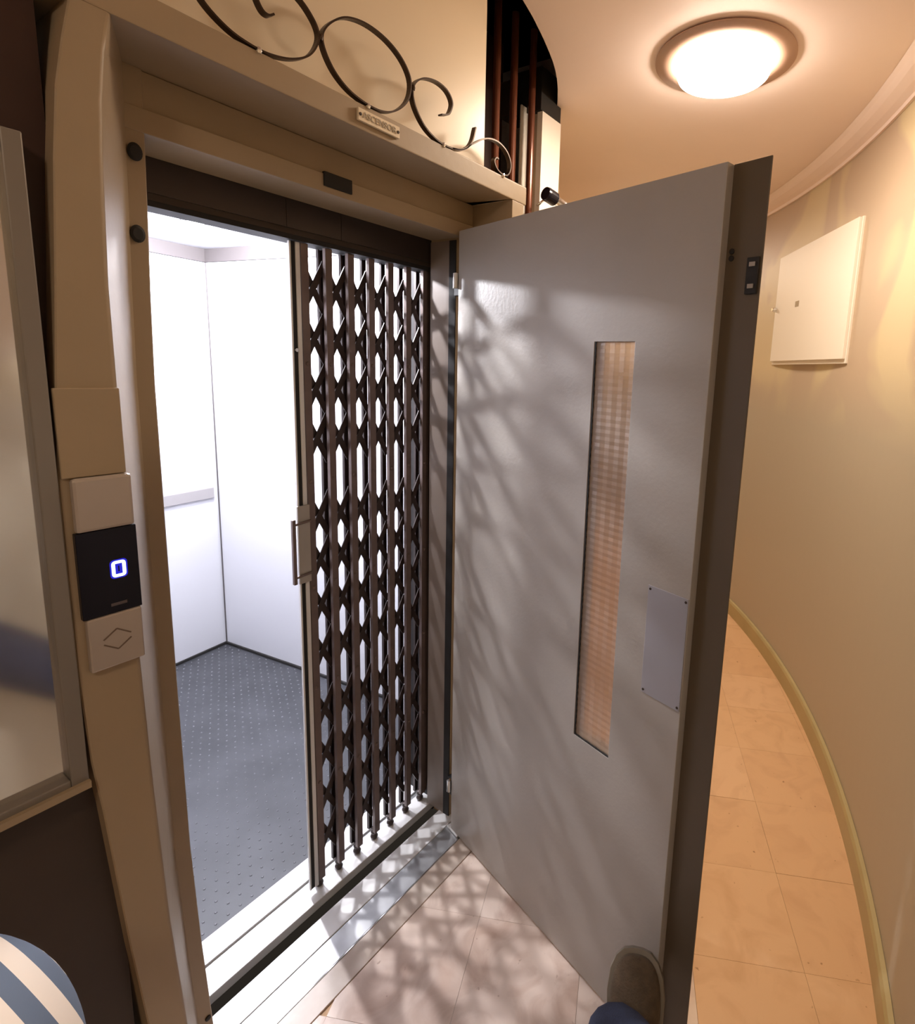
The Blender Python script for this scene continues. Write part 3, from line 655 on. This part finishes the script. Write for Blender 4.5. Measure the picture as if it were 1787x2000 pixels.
# ------------------------------------------------------------------ person (photographer)
def skin(name, V_, E_, R_, m, parent, root=0, sub=2):
    me = bpy.data.meshes.new(name); me.from_pydata([tuple(v) for v in V_], E_, []); me.materials.append(M[m])
    o = bpy.data.objects.new(name, me); COL.objects.link(o); o.parent = parent
    md = o.modifiers.new('skin', 'SKIN'); md.use_smooth_shade = True
    for i, r in enumerate(R_):
        sv = me.skin_vertices[0].data[i]; sv.radius = (r, r) if not isinstance(r, tuple) else r; sv.use_root = (i == root)
    sd = o.modifiers.new('sub', 'SUBSURF'); sd.levels = sub; sd.render_levels = sub
    return o
pe = empty('person', (0.12, -1.45, 0.0), 'person in a striped sleeve and navy trousers propping the door open with a brown shoe', 'person')
PO = Vector((0.12, -1.45, 0.0))
J = {k: Vector(v) - PO for k, v in dict(
    pel=(0.02, -1.30, 0.92), wst=(-0.04, -1.32, 1.08), che=(-0.15, -1.34, 1.28), nek=(-0.22, -1.40, 1.45), hd0=(-0.24, -1.41, 1.52), hd1=(-0.24, -1.41, 1.63), hd2=(-0.25, -1.42, 1.70),
    hr=(0.10, -1.20, 0.88), kr=(0.50, -0.99, 0.56), ar=(0.800, -0.670, 0.200), hl=(-0.02, -1.38, 0.86), kl=(0.00, -1.28, 0.47), al=(-0.04, -1.38, 0.10),
    sr=(-0.04, -1.50, 1.40), er=(0.10, -1.40, 1.16), wr=(-0.02, -1.24, 1.42), hrr=(-0.06, -1.20, 1.50),
    sl=(-0.34, -1.16, 1.38), el=(-0.124, -0.655, 1.258), wl=(-0.16, -0.42, 1.16), hll=(-0.165, -0.33, 1.13)).items()}
def build(keys, edges, rad, name, m, root=0, sub=2):
    idx = {k: i for i, k in enumerate(keys)}
    return skin(name, [J[k] for k in keys], [(idx[a], idx[b]) for a, b in edges], rad, m, pe, root, sub)
body = build(['sl', 'el', 'wl', 'hll'], [('sl', 'el'), ('el', 'wl'), ('wl', 'hll')], [.05, .036, .026, .028], 'arm', 'skin')
# fingers (short skinned chains rooted in the palm)
for hk, wk in (('hll', 'wl'),):
    d = (J[hk] - J[wk]).normalized(); s = d.cross(Vector((0, 0, 1))).normalized(); n = s.cross(d)
    V_, E_, R_ = [J[hk]], [], [.022]
    for k, (off, ln) in enumerate(((-.028, .065), (-.010, .078), (.010, .074), (.028, .06))):
        b0 = len(V_); V_ += [J[hk] + d * .03 + s * off, J[hk] + d * (.03 + ln * .5) + s * off * 1.1 - n * .006, J[hk] + d * (.03 + ln * .85) + s * off * 1.1 - n * .028]
        E_ += [(0, b0), (b0, b0 + 1), (b0 + 1, b0 + 2)]; R_ += [.010, .009, .008]
    b0 = len(V_); V_ += [J[hk] - s * .03 + d * .0, J[hk] - s * .052 + d * .03, J[hk] - s * .055 + d * .055 - n * .01]; E_ += [(0, b0), (b0, b0 + 1), (b0 + 1, b0 + 2)]; R_ += [.012, .010, .009]
    skin('fingers', V_, E_, R_, 'skin', pe)
build(['sl', 'el', 'wl'], [('sl', 'el'), ('el', 'wl')], [.055, .084, .05], 'striped_sleeve', 'shirt', 0, 4)
build(['pel', 'hr', 'kr', 'ar', 'hl', 'kl', 'al'], [('pel', 'hr'), ('hr', 'kr'), ('kr', 'ar'), ('pel', 'hl'), ('hl', 'kl'), ('kl', 'al')],
      [.13, .10, .075, .075, .10, .075, .065], 'trousers', 'navy')
def shoe(heel, toe, upv, wid, name):
    heel = Vector(heel) - PO; toe = Vector(toe) - PO; d = (toe - heel); L = d.length; d.normalize()
    u = Vector(upv); u = (u - d * u.dot(d)).normalized(); s = d.cross(u)
    def P(t, a, h): return heel + d * (t * L) + s * a + u * h
    prof = [(-.02, .30), (0.03, .62), (.12, .76), (.30, .74), (.45, .80), (.60, .94), (.74, 1.0), (.86, .93), (.94, .74), (.985, .48), (1.0, .18)]
    def shell(bm, h0, hf, grow, top=True):
        rings = []
        for t, w_ in prof:
            a = w_ * wid / 2 * grow; h = hf(t); tt = .5 + (t - .5) * (1 + (grow - 1) * .6); ring_ = []
            for k in range(13):
                an = PI * k / 12; ring_.append(bm.verts.new(P(tt, a * math.cos(an), h0 + (h - h0) * (math.sin(an) ** .6 if top else (1 if 0 < k < 12 else 0)))))
            rings.append(ring_)
        for a, b in zip(rings, rings[1:]):
            for k in range(12): bm.faces.new((a[k], a[k + 1], b[k + 1], b[k]))
            bm.faces.new((a[12], a[0], b[0], b[12]))
        bm.faces.new(rings[0]); bm.faces.new(rings[-1][::-1])
    hp = lambda t: .105 if t < .3 else (.105 - (t - .3) / .35 * .04 if t < .65 else .065 - (t - .65) / .35 * .022)
    e = None
    bm = B(); shell(bm, .018, hp, 1.0); up_ = obj(name, bm, 'suede', pe, smooth=True)
    ss = up_.modifiers.new('sub', 'SUBSURF'); ss.levels = 1; ss.render_levels = 1
    bm = B(); shell(bm, .0, lambda t: .024, 1.10, False); obj('shoe_sole', bm, 'sole', up_, smooth=False, bevel=0.004)
    for k in range(4):
        t = .42 + k * .07; bm = B(); tube(bm, P(t, -.022, hp(t) + .0), P(t + .015, .022, hp(t) + .0), .0028, 8); obj('lace', bm, mat('lace', (.07, .045, .025), .9), up_)
    return up_
shoe((0.750, -0.762, 0.052), (0.934, -0.684, 0.285), (-0.75, -0.25, 0.55), 0.125, 'shoe')
shoe((-0.06, -1.44, 0.003), (0.00, -1.16, 0.003), (0, 0, 1), 0.10, 'shoe')
